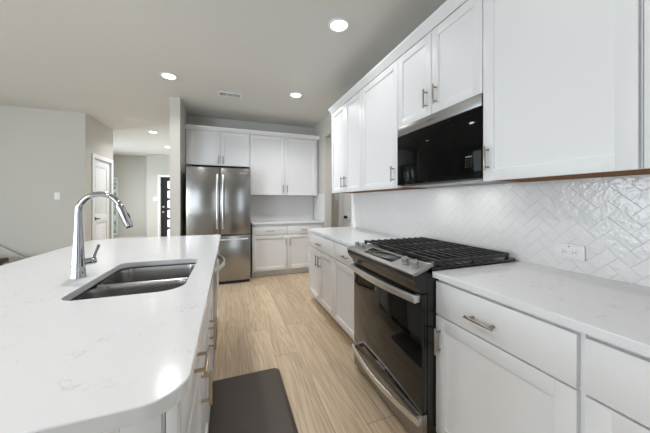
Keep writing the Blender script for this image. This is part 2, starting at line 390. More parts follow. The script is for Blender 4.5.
def casing(name, x0, x1, h, loc, rz, wdt=0.075):
    """door casing in local XZ around an opening, front at y=0."""
    c = MB(); d = -0.018
    c.box(x0-wdt, x0-0.002, d, 0, 0, h+wdt, 0.004); c.box(x1+0.002, x1+wdt, d, 0, 0, h+wdt, 0.004); c.box(x0-0.002, x1+0.002, d, 0, h+0.002, h+wdt, 0.004)
    return struct(c.build(name, 'trim', None, loc, (0, 0, rz)))
def panel_door(name, wd, h, loc, rz, knob_x, lever_dir):
    root = struct(bpy.data.objects.new(name, None)); COL.objects.link(root); root.location = loc; root.rotation_euler = (0, 0, rz)
    m = MB(); st = 0.115
    m.box(0, st, 0, 0.035, 0, h, 0.003); m.box(wd-st, wd, 0, 0.035, 0, h, 0.003)
    for a, b in ((0, 0.24), (0.86, 1.0), (h-0.13, h)): m.box(st-0.003, wd-st+0.003, 0.0005, 0.0345, a, b, 0.003)
    m.box(st-0.003, wd-st+0.003, 0.014, 0.03, 0.2, h-0.1)
    m.box(st+0.04, wd-st-0.04, 0.007, 0.02, 0.28, 0.82, 0.008); m.box(st+0.04, wd-st-0.04, 0.007, 0.02, 1.04, h-0.17, 0.008)
    m.build('door_slab', 'trim', root)
    k = MB(); k.cyl((knob_x, 0, 0.94), (knob_x, -0.014, 0.94), 0.032, seg=24); k.cyl((knob_x, -0.014, 0.94), (knob_x, -0.05, 0.94), 0.011)
    if lever_dir: k.tube([(knob_x, -0.05, 0.94), (knob_x+lever_dir*0.06, -0.052, 0.94), (knob_x+lever_dir*0.115, -0.045, 0.938)], [0.011, 0.009, 0.007])
    else: k.cyl((knob_x, -0.035, 0.94), (knob_x, -0.068, 0.94), 0.028, seg=24, bev=0.010)
    k.build('door_handle', 'door_black', root)
    return root
# closet door on the hall wall (faces +X): local x -> +Y
panel_door('door_1', CD1-CD0-0.008, DH-0.012, (-2.262, CD0+0.004, 0.008), PI/2, 0.085, 1)
casing('trim_1', CD0, CD1, DH, (-2.24, 0, 0), PI/2)
# pantry door beyond the kitchen opening (faces -Y)
panel_door('door_2', SD1-SD0-0.008, DH-0.012, (SD0+0.004, 4.83, 0.008), 0, 0.075, 0)
casing('trim_2', SD0, SD1, DH, (0, 4.8, 0), 0, wdt=0.085)
# black front door with a column of square panes
fd = struct(bpy.data.objects.new('door_3', None)); COL.objects.link(fd); fd.location = (FD0+0.004, 9.63, 0.008)
fw, fh = FD1-FD0-0.008, DH-0.012
m = MB(); LX0, LX1 = 0.175, 0.33
m.box(0, LX0, 0, 0.045, 0, fh); m.box(LX1, fw, 0, 0.045, 0, fh)
zs = [0.12+0.31*k for k in range(6)]
prev = 0
for z in zs: m.box(LX0, LX1, 0, 0.045, prev, z); prev = z+0.235
m.box(LX0, LX1, 0, 0.045, prev, fh); m.build('door_slab', 'door_black', fd)
for z in zs: MB().box(LX0, LX1, 0.018, 0.026, z, z+0.235).build('pane', 'glass', fd)
k = MB(); k.cyl((0.07, 0, 0.92), (0.07, -0.05, 0.92), 0.018); k.cyl((0.07, -0.045, 0.92), (0.07, -0.075, 0.92), 0.03, bev=0.006, seg=20); k.build('door_handle', 'handle_steel', fd)
MB().cyl((0.07, 0, 1.08), (0.07, -0.03, 1.08), 0.032, seg=20, bev=0.005).build('deadbolt', 'handle_steel', fd)
MB().box(-0.035, 0.05, -0.02, 0.0, 1.74, 1.83, 0.004).build('door_latch', 'door_black', fd)
casing('trim_3', FD0, FD1, DH, (0, 9.6, 0), 0)

def baseboard(name, x0, x1, y0, y1):
    b = MB(); b.box(x0, x1, y0, y1, 0, 0.12, 0.004); return struct(b.build(name, 'trim'))
baseboard('baseboard_living', -6.19, -2.245, LY-0.016, LY-0.001)
baseboard('baseboard_hall_far', -4.47, -2.39, 10.084, 10.099)
baseboard('baseboard_entry', -2.38, FD0-0.08, 9.584, 9.599)
baseboard('baseboard_hall_left', -2.239, -2.224, LY-0.01, CD0-0.08)
baseboard('baseboard_stub', -0.774, -0.647, 4.219, 4.234)
baseboard('baseboard_left', LEFT_X+0.001, LEFT_X+0.016, REAR_Y+0.02, LY-0.02)
# sloping knee wall of the stair beside the living room wall
st = MB(); st.prism([(-2.42, 0.0), (-5.6, 2.22), (-5.6, 0.0)], LY-0.034, LY-0.018, 'y'); struct(st.build('wall_stair', 'wall'))
# ------------------------------------------------------------------ herringbone tile
def herringbone(name, a0, a1, z0, z1, frame, parent, w=0.0508, origin=(0.6, 1.34)):
    """tiles in the (a, z) plane; frame(a, d, z) -> world point, d = distance out of the wall."""
    L = 2*w; g = 0.0007; c45 = math.sqrt(0.5); t = bmesh.new(); rnd = random.Random(3)
    def clip(poly):
        for ax, lim, sgn in ((0, a0, 1), (0, a1, -1), (1, z0, 1), (1, z1, -1)):
            out = []
            for i in range(len(poly)):
                p, q = poly[i], poly[(i+1) % len(poly)]
                dp, dq = sgn*(p[ax]-lim), sgn*(q[ax]-lim)
                if dp >= 0: out.append(p)
                if (dp >= 0) != (dq >= 0):
                    f = dp/(dp-dq); out.append((p[0]+f*(q[0]-p[0]), p[1]+f*(q[1]-p[1])))
            poly = out
            if len(poly) < 3: return []
        return poly
    N = int(max(a1-a0, 1)/w)+12
    for k in range(-N, N):
        for mm in range(-N, N):
            ox, oy = w*k+L*mm, w*k-L*mm
            for (x0, x1, y0, y1) in ((0, L, 0, w), (0, w, w, w+L)):
                def tr(x, y):
                    return (origin[0]+(x-y)*c45, origin[1]+(x+y)*c45)
                cx, cy = tr(ox+(x0+x1)/2, oy+(y0+y1)/2)
                if cx < a0-L or cx > a1+L or cy < z0-L or cy > z1+L: continue
                base = clip([tr(ox+p, oy+q) for p, q in ((x0+g, y0+g), (x1-g, y0+g), (x1-g, y1-g), (x0+g, y1-g))])
                top = clip([tr(ox+p, oy+q) for p, q in ((x0+2*g, y0+2*g), (x1-2*g, y0+2*g), (x1-2*g, y1-2*g), (x0+2*g, y1-2*g))])
                if len(base) < 3 or len(top) < 3: continue
                ta, tz = rnd.uniform(-0.006, 0.006), rnd.uniform(-0.006, 0.006)
                def h(p): return 0.0035+(p[0]-cx)*ta+(p[1]-cy)*tz
                B = [t.verts.new(frame(p[0], 0.0015, p[1])) for p in base]; Tp = [t.verts.new(frame(p[0], h(p), p[1])) for p in top]
                t.faces.new(Tp)
                if len(B) == len(Tp):
                    for i in range(len(B)):
                        j = (i+1) % len(B); t.faces.new((B[i], B[j], Tp[j], Tp[i]))
                else: t.faces.new(B)
    bmesh.ops.recalc_face_normals(t, faces=t.faces[:])
    me = bpy.data.meshes.new(name); t.to_mesh(me); t.free()
    return link(name, me, 'tile', parent, smooth=False)
SZ0, SZ1 = 0.9145, 1.3745
gb = MB(); gb.box(WX-0.0055, WX-0.0005, 0.05, 3.285, SZ0, SZ1)
MBg = gb.build('grout', 'grout', wall_right)
tl = herringbone('tile_backsplash', 0.05, 3.285, SZ0, SZ1, lambda a, d, z: (WX-0.0035-d, a, z), wall_right)
MB().box(WX-0.013, WX-0.001, 3.2855, 3.2895, SZ0, SZ1).build('tile_edge', 'trim', wall_right)
wb = bpy.data.objects['wall_back']
MB().box(0.37, WX-0.012, BY-0.0055, BY-0.0005, SZ0, 1.4).build('grout', 'grout', wb)
herringbone('tile_backsplash', 0.37, WX-0.014, SZ0, 1.4, lambda a, d, z: (a, BY-0.0035-d, z), wb)
MB().box(WX-0.0055, WX-0.0005, 4.40, BY-0.012, SZ0, 1.4).build('grout', 'grout', wall_right)
herringbone('tile_backsplash', 4.40, BY-0.014, SZ0, 1.4, lambda a, d, z: (WX-0.0035-d, a, z), wall_right)

# ------------------------------------------------------------------ cabinet builders (local: x along the run, y into the wall, front of doors y=0)
DT = 0.02
def door_mesh(x0, x1, z0, z1, rail=0.058):
    m = MB(); e = 0.0015
    m.box(x0, x0+rail, 0, DT, z0, z1, e); m.box(x1-rail, x1, 0, DT, z0, z1, e)
    m.box(x0+rail-0.002, x1-rail+0.002, 0.0002, DT-0.0002, z0, z0+rail, e); m.box(x0+rail-0.002, x1-rail+0.002, 0.0002, DT-0.0002, z1-rail, z1, e)
    m.box(x0+rail-0.004, x1-rail+0.004, 0.010, DT-0.003, z0+rail-0.004, z1-rail+0.004)
    # small inner chamfer around the panel
    b = 0.0025
    for (xa, xb, za, zb, vert, s) in ((x0+rail, 0, z0+rail, z1-rail, 1, 1), (x1-rail, 0, z0+rail, z1-rail, 1, -1)):
        m.prism([(xa, 0.0075), (xa+s*b, 0.0105), (xa-s*0.001, 0.0105)], za, zb, 'z')
    for za, s in ((z0+rail, 1), (z1-rail, -1)):
        m.prism([(0.0075, za), (0.0105, za+s*b), (0.0105, za-s*0.001)], x0+rail, x1-rail, 'x')
    return m
def bar_pull(parent, cx, cz, length, vert, mat='nickel', y=0.0):
    m = MB(); r = 0.0062; so = 0.032; h = length/2; q = h*0.7
    if vert:
        m.cyl((cx, y-so, cz-h), (cx, y-so, cz+h), r, bev=0.001)
        for s in (-1, 1): m.cyl((cx, y, cz+s*q), (cx, y-so, cz+s*q), r*0.85, seg=16)
    else:
        m.cyl((cx-h, y-so, cz), (cx+h, y-so, cz), r, bev=0.001)
        for s in (-1, 1): m.cyl((cx+s*q, y, cz), (cx+s*q, y-so, cz), r*0.85, seg=16)
    return m.build('handle', mat, parent)
def upper_cabinet(label, loc, rz, w, z0, z1, depth, doors, group=None, hl=0.13, hz=0.115):
    """doors: (x0, x1, handle_x or None)"""
    t = thing('upper_cabinet', label, 'cabinet', (loc[0], loc[1], z0), rz, group)
    H = z1-z0
    MB().box(0.0008, w-0.0008, DT+0.001, depth, 0.006, H, 0.001).build('cabinet_body', 'cab', t)
    MB().box(0.012, w-0.012, DT+0.02, depth-0.001, -0.001, 0.006).build('bottom_panel', 'raw', t)
    MB().box(0.0008, w-0.0008, DT+0.001, DT+0.02, -0.001, 0.007).build('bottom_rail', 'cab', t)
    for x0, x1, hx in doors:
        d = door_mesh(x0, x1, -0.003, H-0.004).build('door', 'cab', t)
        if hx is not None: bar_pull(d, hx, hz, hl, True)
    return t
def base_cabinet(label, loc, rz, w, depth, fronts, doors, handle_mat='nickel', z_door=(0.108, 0.695), z_dr=(0.702, 0.866), group=None, name='base_cabinet', toe=0.065):
    t = thing(name, label, 'cabinet', (loc[0], loc[1], 0), rz, group)
    MB().box(0.0008, w-0.0008, DT+0.001, depth, 0.1, 0.882, 0.001).build('cabinet_body', 'cab', t)
    MB().box(0.0008, w-0.0008, DT+toe, depth, 0.0, 0.1).build('toe_kick', 'toe', t)
    for x0, x1, hx in fronts:
        d = MB().box(x0, x1, 0, DT, z_dr[0], z_dr[1], 0.002).build('drawer', 'cab', t)
        if hx is not None: bar_pull(d, hx, 0.772, 0.128, False, handle_mat)
    for x0, x1, hx in doors:
        d = door_mesh(x0, x1, *z_door).build('door', 'cab', t)
        if hx is not None: bar_pull(d, hx, z_door[1]-0.115, 0.128, True, handle_mat)
    return t

# ------------------------------------------------------------------ right wall uppers
XU = 1.295; R = -PI/2; UD = WX-XU-0.002; UZ0, UZ1 = 1.376, 2.425
def ru(label, ya, yb, doors, z0=UZ0, **k):
    return upper_cabinet(label, (XU, ya), R, ya-yb, z0, UZ1, UD, [(ya-a, ya-b, None if h is None else ya-h) for a, b, h in doors], **k)
UG = 'white upper cabinets along the range wall'
ru('white double-door upper cabinet at the far end of the range wall', 3.265, 2.4155, [(3.263, 2.842, 2.885), (2.838, 2.418, 2.795)], group=UG)
ru('white single-door upper cabinet just beyond the black microwave', 2.4145, 1.8045, [(2.412, 1.807, 1.855)], group=UG)
ru('short white double-door cabinet directly above the black microwave', 1.8035, 1.0435, [(1.801, 1.4255, 1.468), (1.4215, 1.046, 1.379)], z0=1.858, group=UG)
ru('large white single-door upper cabinet nearest side of the microwave, above the outlet', 1.0425, 0.4615, [(1.040, 0.466, 1.008)], group=UG)
ru('white upper cabinet cut off by the right edge of the picture', 0.4585, -0.15, [(0.453, -0.145, None)], group=UG)
m = MB(); CP = [(0.012, UZ1+0.001), (-0.006, UZ1+0.001), (-0.012, UZ1+0.012), (-0.042, UZ1+0.048), (-0.045, UZ1+0.064), (0.012, UZ1+0.064)]
m.prism([(XU+p, z) for p, z in CP], -0.15, 3.265, 'y')
m.prism([(3.265-p-0.012, z) for p, z in CP], XU+0.012, WX-0.001, 'x')
tag(m.build('crown_molding', 'cab'), 'white crown molding along the tops of the range wall cabinets', 'molding')

# ------------------------------------------------------------------ back wall uppers
YU = 4.71
upper_cabinet('white double-door cabinet above the stainless refrigerator', (-0.640, YU), 0, 0.992, 1.862, UZ1, BY-YU-0.002,
              [(0.055, 0.520, 0.488), (0.524, 0.989, 0.556)], group='white cabinets on the back wall', hz=0.09)
upper_cabinet('white double-door upper cabinet over the short back counter', (0.3535, YU), 0, 1.2385, 1.376, UZ1, BY-YU-0.002,
              [(0.003, 0.607, 0.572), (0.611, 1.2, 0.646)], group='white cabinets on the back wall')
m = MB(); m.prism([(YU+p, z) for p, z in CP], -0.642, WX-0.002, 'x')
tag(m.build('crown_molding', 'cab'), 'white crown molding above the refrigerator and back wall cabinets', 'molding')

# ------------------------------------------------------------------ right wall base cabinets and counters
XB = 0.978; BD = WX-XB-0.002
def rb(label, ya, yb, fronts, doors, **k):
    f = lambda L: [(ya-a, ya-b, None if h is None else ya-h) for a, b, h in L]
    return base_cabinet(label, (XB, ya), R, ya-yb, BD, f(fronts), f(doors), **k)
BG = 'white base cabinets along the range wall'
rb('white base cabinet with one wide drawer and two doors at far end of range wall', 3.275, 2.4155, [(3.272, 2.418, 2.845)], [(3.272, 2.847, 2.885), (2.843, 2.418, 2.80)], group=BG)
rb('white base cabinet with one drawer, just beyond the range', 2.4145, 1.812, [(2.412, 1.815, 2.113)], [(2.412, 1.815, 1.853)], group=BG)
rb('white base cabinet with bar-handled drawer on the near side of the range', 1.050, 0.4645, [(1.046, 0.478, 0.785)], [(1.046, 0.478, 1.018)], group=BG)
rb('white base cabinet in the bottom right corner of the picture', 0.4635, -0.15, [(0.459, -0.145, 0.15)], [(0.459, -0.145, None)], group=BG)
XC = 0.9593
me = slab_mesh(rrect(XC, WX-0.001, -0.16, 1.0505, 0.002, 2), [], 0.884, 0.914)
tag(link('countertop', me, 'quartz', ang=14), 'white quartz countertop on the near side of the range, below the outlet', 'countertop')
me = slab_mesh(rrect(XC, WX-0.001, 1.812, 3.288, 0.002, 2), [], 0.884, 0.914)
tag(link('countertop', me, 'quartz', ang=14), 'white quartz countertop on the far side of the range', 'countertop')

# back wall base cabinet + counter
base_cabinet('white base cabinet with two drawers and two doors beside the refrigerator', (0.365, 4.445), 0, 1.244, BY-4.445-0.002,
             [(0.004, 0.588, 0.291), (0.594, 1.178, 0.886)], [(0.004, 0.588, 0.556), (0.594, 1.178, 0.626)])
me = slab_mesh(rrect(0.362, WX-0.014, 4.42, BY-0.011, 0.002, 2), [], 0.884, 0.914)
tag(link('countertop', me, 'quartz', ang=14), 'short white quartz countertop against the back wall', 'countertop')

# ------------------------------------------------------------------ island
IX0, IX1, IY0, IY1 = -1.165, -0.072, 0.53, 3.0
SX0, SX1, SY0, SY1 = -0.568, -0.172, 1.180, 1.805
hole = rrect(SX0, SX1, SY0, SY1, (0.09, 0.05, 0.05, 0.06))[::-1]
me = slab_mesh(rrect(IX0, IX1, IY0, IY1, (0.075, 0.05, 0.13, 0.075)), [hole], 0.884, 0.914)
tag(link('island_countertop', me, 'quartz', ang=14), 'large white quartz island top with rounded corners and sink cutout', 'countertop')
XI = -0.093; IDP = 0.6; RI = PI/2
def ib(label, ya, yb, fronts, doors, **k):
    f = lambda L: [(a-ya, b-ya, None if h is None else h-ya) for a, b, h in L]
    return base_cabinet(label, (XI, ya), RI, yb-ya, IDP, f(fronts), f(doors), handle_mat='bronze', **k)
ib('white island cabinet with one drawer and one door, nearest the camera', 0.625, 1.099, [(0.63, 1.095, 0.89)], [(0.63, 1.095, 1.055)])
t = thing('sink_cabinet', 'white double-door island cabinet under the sink', 'cabinet', (XI, 1.10, 0), RI)
c = MB(); wd = 0.77                     # open-topped carcass so that the sink can hang inside
c.box(0.0008, 0.018, DT+0.001, IDP, 0.1, 0.882); c.box(wd-0.018, wd-0.0008, DT+0.001, IDP, 0.1, 0.882)
c.box(0.018, wd-0.018, IDP-0.018, IDP, 0.1, 0.882); c.box(0.018, wd-0.018, DT+0.001, IDP-0.018, 0.1, 0.118)
c.box(0.018, wd-0.018, DT+0.001, DT+0.02, 0.69, 0.882)
c.build('cabinet_body', 'cab', t)
MB().box(0.0008, wd-0.0008, DT+0.065, IDP, 0, 0.1).build('toe_kick', 'toe', t)
MB().box(0.004, wd-0.004, 0, DT, 0.702, 0.866, 0.002).build('drawer_front', 'cab', t)
for x0, x1, hx in ((0.004, 0.383, 0.343), (0.387, wd-0.004, 0.427)):
    d = door_mesh(x0, x1, 0.108, 0.695).build('door', 'cab', t); bar_pull(d, hx, 0.58, 0.128, True, 'bronze')
# dishwasher
t = thing('dishwasher', 'stainless dishwasher built into the island facing the aisle', 'dishwasher', (XI, 1.88, 0), RI)
MB().box(0.004, 0.596, 0.03, 0.58, 0.1, 0.87).build('tub', 'dark_side', t)
MB().box(0.004, 0.596, 0.0, 0.029, 0.11, 0.868, 0.004).build('door', 'steel_h', t)
MB().box(0.004, 0.596, 0.075, 0.5, 0.0, 0.1).build('toe_kick', 'black', t)
hp = [(0.06+0.48*k/20, -0.012-0.052*math.sin(PI*k/20)**0.8, 0.795) for k in range(21)]
m = MB(); m.strip(hp, 0.032, 0.012)
for x in (0.06, 0.54): m.box(x-0.012, x+0.012, -0.018, 0.001, 0.779, 0.811, 0.003)
m.build('handle', 'handle_steel', t)
t = thing('island_end_cabinet', 'plain white cabinet at the far end of the island past the dishwasher', 'cabinet', (XI, 2.482, 0), RI)
MB().box(0.0008, 0.468, DT+0.001, IDP, 0.1, 0.882, 0.001).build('cabinet_body', 'cab', t)
MB().box(0.0008, 0.468, DT+0.065, IDP, 0, 0.1).build('toe_kick', 'toe', t)
door_mesh(0.004, 0.462, 0.108, 0.866).build('door', 'cab', t)
# island panels
t = thing('island_paneling', 'white paneled end and back of the kitchen island', 'panel', (0, 0, 0))
m = MB(); m.box(-0.79, -0.118, 0.598, 0.622, 0.0, 0.882, 0.001); m.box(-0.116, -0.094, 0.592, 0.624, 0.0, 0.882, 0.004)
m.box(-0.19, -0.122, 0.590, 0.599, 0.0, 0.882, 0.002); m.box(-0.79, -0.19, 0.590, 0.599, 0.0, 0.12, 0.002); m.box(-0.79, -0.19, 0.590, 0.599, 0.80, 0.882, 0.002)
m.box(-0.79, -0.72, 0.590, 0.599, 0.12, 0.80, 0.002)
m.build('end_panel', 'cab', t)
MB().box(-0.79, -0.697, 0.624, 2.952, 0.0, 0.882, 0.001).build('back_panel', 'cab', t)
MB().box(-0.695, -0.094, 2.952, 2.972, 0.0, 0.882, 0.001).build('end_panel', 'cab', t)

# sink
t = thing('kitchen_sink', 'double-bowl stainless undermount sink in the island top', 'sink', ((SX0+SX1)/2, (SY0+SY1)/2, 0.67))
def bowl(x0, x1, y0, y1, ztop, depth, r):
    t_ = bmesh.new(); rings = []
    prof = [(0.012, 0.0), (0.0, 0.0), (-0.004, -0.02), (-0.010, -depth+0.03), (-0.016, -depth+0.012), (-0.03, -depth+0.003), (-0.05, -depth)]
    for off, dz in prof:
        rr = max(r+off, 0.012) if off > -0.03 else max(r-0.03, 0.012)
        rings.append([t_.verts.new((p[0], p[1], ztop+dz)) for p in rrect(x0-off, x1+off, y0-off, y1+off, rr, 8)])
    n = len(rings[0])
    for i in range(len(rings)-1):
        for k in range(n): t_.faces.new((rings[i][k], rings[i][(k+1) % n], rings[i+1][(k+1) % n], rings[i+1][k]))
    t_.faces.new(rings[-1])
    bmesh.ops.recalc_face_normals(t_, faces=t_.faces[:])
    bmesh.ops.reverse_faces(t_, faces=t_.faces[:])
    me = bpy.data.meshes.new('bowl'); t_.to_mesh(me); t_.free(); return me
ox, oy = (SX0+SX1)/2, (SY0+SY1)/2
ym = 1.48-oy
for y0, y1 in ((SY0-oy-0.006, ym-0.012), (ym+0.012, SY1-oy+0.006)):
    me = bowl(SX0-ox-0.006, SX1-ox+0.006, y0, y1, 0.205, 0.19, 0.07)
    b = link('bowl', me, 'sink', t); so = b.modifiers.new('sheet', 'SOLIDIFY'); so.thickness = 0.0015
    d = MB(); d.lathe([(0.045, 0.004), (0.043, 0.006), (0.036, 0.002), (0.02, 0.0015), (0.001, 0.0015)], (0.03, (y0+y1)/2, 0.0152))
    d.build('drain', 'chrome', b)
MB().tube([(SX0-ox+0.01, ym, 0.2015), (SX1-ox-0.01, ym, 0.2015)], 0.011, seg=14).build('divider', 'sink', t)

# faucet
t = thing('kitchen_faucet', 'tall chrome gooseneck pull-down faucet on the island', 'faucet', (-0.646, 1.525, 0.9142), math.radians(-3))
m = MB(); m.lathe([(0.0, 0.0), (0.0285, 0.0), (0.0285, 0.004), (0.0270, 0.008), (0.0258, 0.03), (0.0185, 0.16), (0.0138, 0.25), (0.0130, 0.300), (0.0, 0.300)], seg=32)
m.build('body', 'chrome', t)
ax, az, ar = 0.082, 0.302, 0.082
pth = [(0, 0, 0.285), (0, 0, 0.302)]+[(ax-ar*math.cos(a), 0, az+ar*math.sin(a)) for a in [math.radians(d) for d in range(6, 163, 6)]]
m = MB(); m.tube(pth, 0.0128, seg=24); m.build('spout', 'chrome', t)
e = Vector(pth[-1]); dr = (Vector(pth[-1])-Vector(pth[-2])).normalized()
m = MB(); m.tube([e-dr*0.006, e+dr*0.001, e+dr*0.012, e+dr*0.045, e+dr*0.092, e+dr*0.104, e+dr*0.108], [0.0130, 0.0148, 0.0158, 0.0180, 0.0195, 0.0190, 0.0160], seg=24)
sh = m.build('spray_head', 'chrome', t)
m = MB(); q = e+dr*0.045+Vector((0.0135, 0, 0.006)); q2 = e+dr*0.068+Vector((0.0145, 0, 0.0062))
m.tube([q, q2], 0.006, seg=10); m.build('spray_button', 'slot', sh)
m = MB(); m.tube([e+dr*0.108, e+dr*0.112], 0.0145, seg=20); m.build('aerator', 'slot', sh)
hd = Vector((0.62, 0.78, 0)).normalized()
m = MB(); m.cyl(hd*0.012+Vector((0, 0, 0.066)), hd*0.066+Vector((0, 0, 0.066)), 0.0165, seg=24, bev=0.003)
m.tube([hd*0.058+Vector((0, 0, 0.073)), hd*0.066+Vector((0, 0, 0.102)), hd*0.082+Vector((0, 0, 0.138))], [0.0075, 0.0068, 0.0062], seg=14)
m.build('lever_handle', 'chrome', t)

# ------------------------------------------------------------------ range
RX = 0.900
t = thing('gas_range', 'slide-in stainless and black gas range between the white counters', 'range', (RX, 1.8085, 0), R)
RW = 0.755
MB().box(0.002, RW-0.002, 0.035, WX-RX-0.02, 0.03, 0.9035, 0.003).build('body', 'black', t)
for x in (0.05, RW-0.05):
    for y in (0.12, 0.6): MB().cyl((x, y, 0.0), (x, y, 0.03), 0.02).build('foot', 'black', t)
MB().box(0.0, RW, 0.060, 0.676, 0.9155, 0.932, 0.004).build('cooktop', 'black', t)
# oven door
d = MB(); d.box(0.003, RW-0.003, 0.0, 0.034, 0.205, 0.800, 0.004)
od = d.build('oven_door', 'black_glass', t)
MB().box(0.003, RW-0.003, -0.0015, 0.004, 0.752, 0.800, 0.0012).build('door_trim', 'black', od)
hp = [(0.012+(RW-0.024)*k/28, -0.030-0.030*math.sin(PI*k/28), 0.778) for k in range(29)]
m = MB(); m.strip(hp, 0.040, 0.014)
for x in (0.024, RW-0.024): m.box(x-0.013, x+0.013, -0.034, -0.001, 0.760, 0.796, 0.003)
m.build('handle', 'handle_steel', od)
link('badge', text_mesh('Whirlpool', 0.022), 'mark', od, (RW*0.5, -0.0006, 0.236), (PI/2, 0, 0), False)
# drawer
d = MB(); d.box(0.003, RW-0.003, 0.002, 0.034, 0.032, 0.198, 0.003); dw = d.build('drawer', 'steel_h', t)
hp = [(0.006+(RW-0.012)*k/28, -0.014-0.030*math.sin(PI*k/28), 0.166-0.012*math.sin(PI*k/28)) for k in range(29)]
m = MB(); m.strip(hp, 0.036, 0.012)
for x in (0.018, RW-0.018): m.box(x-0.012, x+0.012, -0.018, 0.003, 0.149, 0.183, 0.003)
m.build('handle', 'handle_steel', dw)
# control panel
ps = [(-0.055, 0.900), (-0.058, 0.906), (-0.055, 0.911), (0.060, 0.944), (0.072, 0.944), (0.072, 0.9335), (0.058, 0.9335), (0.035, 0.920), (-0.04, 0.896)]
MB().prism(ps, 0.0, RW, 'x', 0.0012).build('control_panel', 'steel_h', t)
pf = [(-0.052, 0.888), (-0.045, 0.868), (-0.024, 0.838), (-0.008, 0.824), (-0.006, 0.806), (0.034, 0.806), (0.034, 0.9035), (-0.03, 0.8865)]
pf = [(-0.0535, 0.899), (-0.053, 0.880), (-0.036, 0.848), (-0.014, 0.826), (-0.006, 0.806), (0.034, 0.806), (0.034, 0.912)]
MB().prism(pf, 0.002, RW-0.002, 'x').build('front_fascia', 'black', t)
sl = math.atan2(0.033, 0.115)
cp = thing('tmp', '', '')       # helper frame for the sloped panel
bpy.data.objects.remove(cp)
def on_panel(x, v, up=0.0):     # v = distance up the slope from the front lip
    return (x, -0.055+v*math.cos(sl)-up*math.sin(sl), 0.911+v*math.sin(sl)+up*math.cos(sl))
dp = MB(); dp.box(-0.165, 0.165, -0.038, 0.038, 0.0, 0.0018, 0.0006)
dpo = dp.build('display', 'black_glass', t, on_panel(RW/2-0.005, 0.064), (sl, 0, 0))
for k in range(5): MB().box(-0.13+k*0.052, -0.11+k*0.052, -0.012, -0.006, 0.0018, 0.0021).build('touch_mark', 'darkmark', dpo)
for kx in (0.050, 0.122, RW-0.142, RW-0.062):
    kb = MB(); kb.lathe([(0.0, 0.0), (0.0235, 0.0), (0.0235, 0.004), (0.0195, 0.006), (0.0185, 0.026), (0.0165, 0.029), (0.0, 0.029)], seg=28)
    kb.box(-0.004, 0.004, -0.018, 0.018, 0.02, 0.034, 0.0015)
    kb.build('knob', 'knob', t, on_panel(kx, 0.066, 0.0), (sl, 0, 0))
# burners and grates
for bx, by, br in ((0.135, 0.20, 0.045), (0.135, 0.47, 0.036), (0.378, 0.335, 0.05), (0.62, 0.20, 0.04), (0.62, 0.47, 0.045)):
    b = MB(); b.lathe([(0.0, 0.0), (br+0.012, 0.0), (br+0.012, 0.008), (br*0.8, 0.010), (br, 0.012), (br, 0.019), (br*0.85, 0.021), (0.0, 0.021)], (bx, by, 0.9315))
    b.build('burner', 'iron', t)
gz = 0.966
for gi in range(3):
    gx0, gx1 = 0.006+gi*0.249, 0.006+gi*0.249+0.245
    gy0, gy1 = 0.088, 0.626
    m = MB(); bw = 0.007
    def bar(x0, x1, y0, y1, z0=gz-0.014, z1=gz, m=m): m.box(x0, x1, y0, y1, z0, z1, 0.002)
    bar(gx0, gx1, gy0, gy0+2*bw); bar(gx0, gx1, gy1-2*bw, gy1)
    bar(gx0, gx0+2*bw, gy0, gy1, gz-0.022, gz-0.006); bar(gx1-2*bw, gx1, gy0, gy1, gz-0.022, gz-0.006)
    nb = 9
    for k in range(1, nb):
        yy = gy0+bw+(gy1-gy0-2*bw)*k/nb; bar(gx0+0.002, gx1-0.002, yy-0.0055, yy+0.0055)
    bar((gx0+gx1)/2-0.006, (gx0+gx1)/2+0.006, gy0, gy1, gz-0.020, gz-0.008)
    for x in (gx0+0.008, gx1-0.008):
        for y in (gy0+0.008, (gy0+gy1)/2, gy1-0.008): m.box(x-0.007, x+0.007, y-0.007, y+0.007, 0.9318, gz-0.008, 0.001)
    m.build('grate', 'iron', t)

# ------------------------------------------------------------------ microwave
MX = XU-0.006; MZ0, MZ1 = 1.388, 1.855
t = thing('microwave', 'black over-the-range microwave with stainless top strip', 'microwave', (MX, 1.8025, MZ0), R)
MW, MH = 0.758, MZ1-MZ0
MB().box(0.001, MW-0.001, 0.03, WX-MX-0.002, 0.0, MH, 0.002).build('body', 'dark_side', t)
MB().box(0.001, MW-0.001, 0.0, 0.03, MH-0.070, MH-0.001, 0.002).build('vent_strip', 'steel_h', t)
dr_ = MB().box(0.001, MW-0.001, 0.0, 0.03, 0.004, MH-0.072, 0.003).build('door', 'dark_glass', t)
MB().box(0.02, 0.56, -0.0008, 0.002, 0.03, MH-0.10, 0.0004).build('window', 'dark_glass', dr_)
kp = MB()
for r_ in range(4):
    for c_ in range(3): kp.box(0.655+c_*0.018, 0.660+c_*0.018, -0.0006, 0.001, 0.072+r_*0.014, 0.0745+r_*0.014)
kp.box(0.655, 0.698, -0.0006, 0.001, 0.128, 0.134)
kp.build('keypad', 'greymark', dr_)
link('badge', text_mesh('Whirlpool', 0.021), 'darkmark', t, (MW*0.5, -0.0004, MH-0.036), (PI/2, 0, 0), False)
MB().box(0.04, MW-0.04, 0.05, WX-MX-0.05, -0.006, 0.0, 0.001).build('underside_grille', 'steel_h', t)
for hx in (0.2, 0.56):
    lp = MB().box(hx-0.035, hx+0.035, WX-MX-0.21, WX-MX-0.17, -0.008, -0.005).build('cooktop_lamp', 'plastic', t)
    l = bpy.data.lights.new('cooktop_lamp_light', 'AREA'); l.shape = 'RECTANGLE'; l.size = 0.07; l.size_y = 0.04; l.energy = HOOD_W; l.color = (1, 0.96, 0.9)
    lo = bpy.data.objects.new('cooktop_lamp_light', l); COL.objects.link(lo); lo.parent = t; lo.location = (hx, WX-MX-0.19, -0.010)

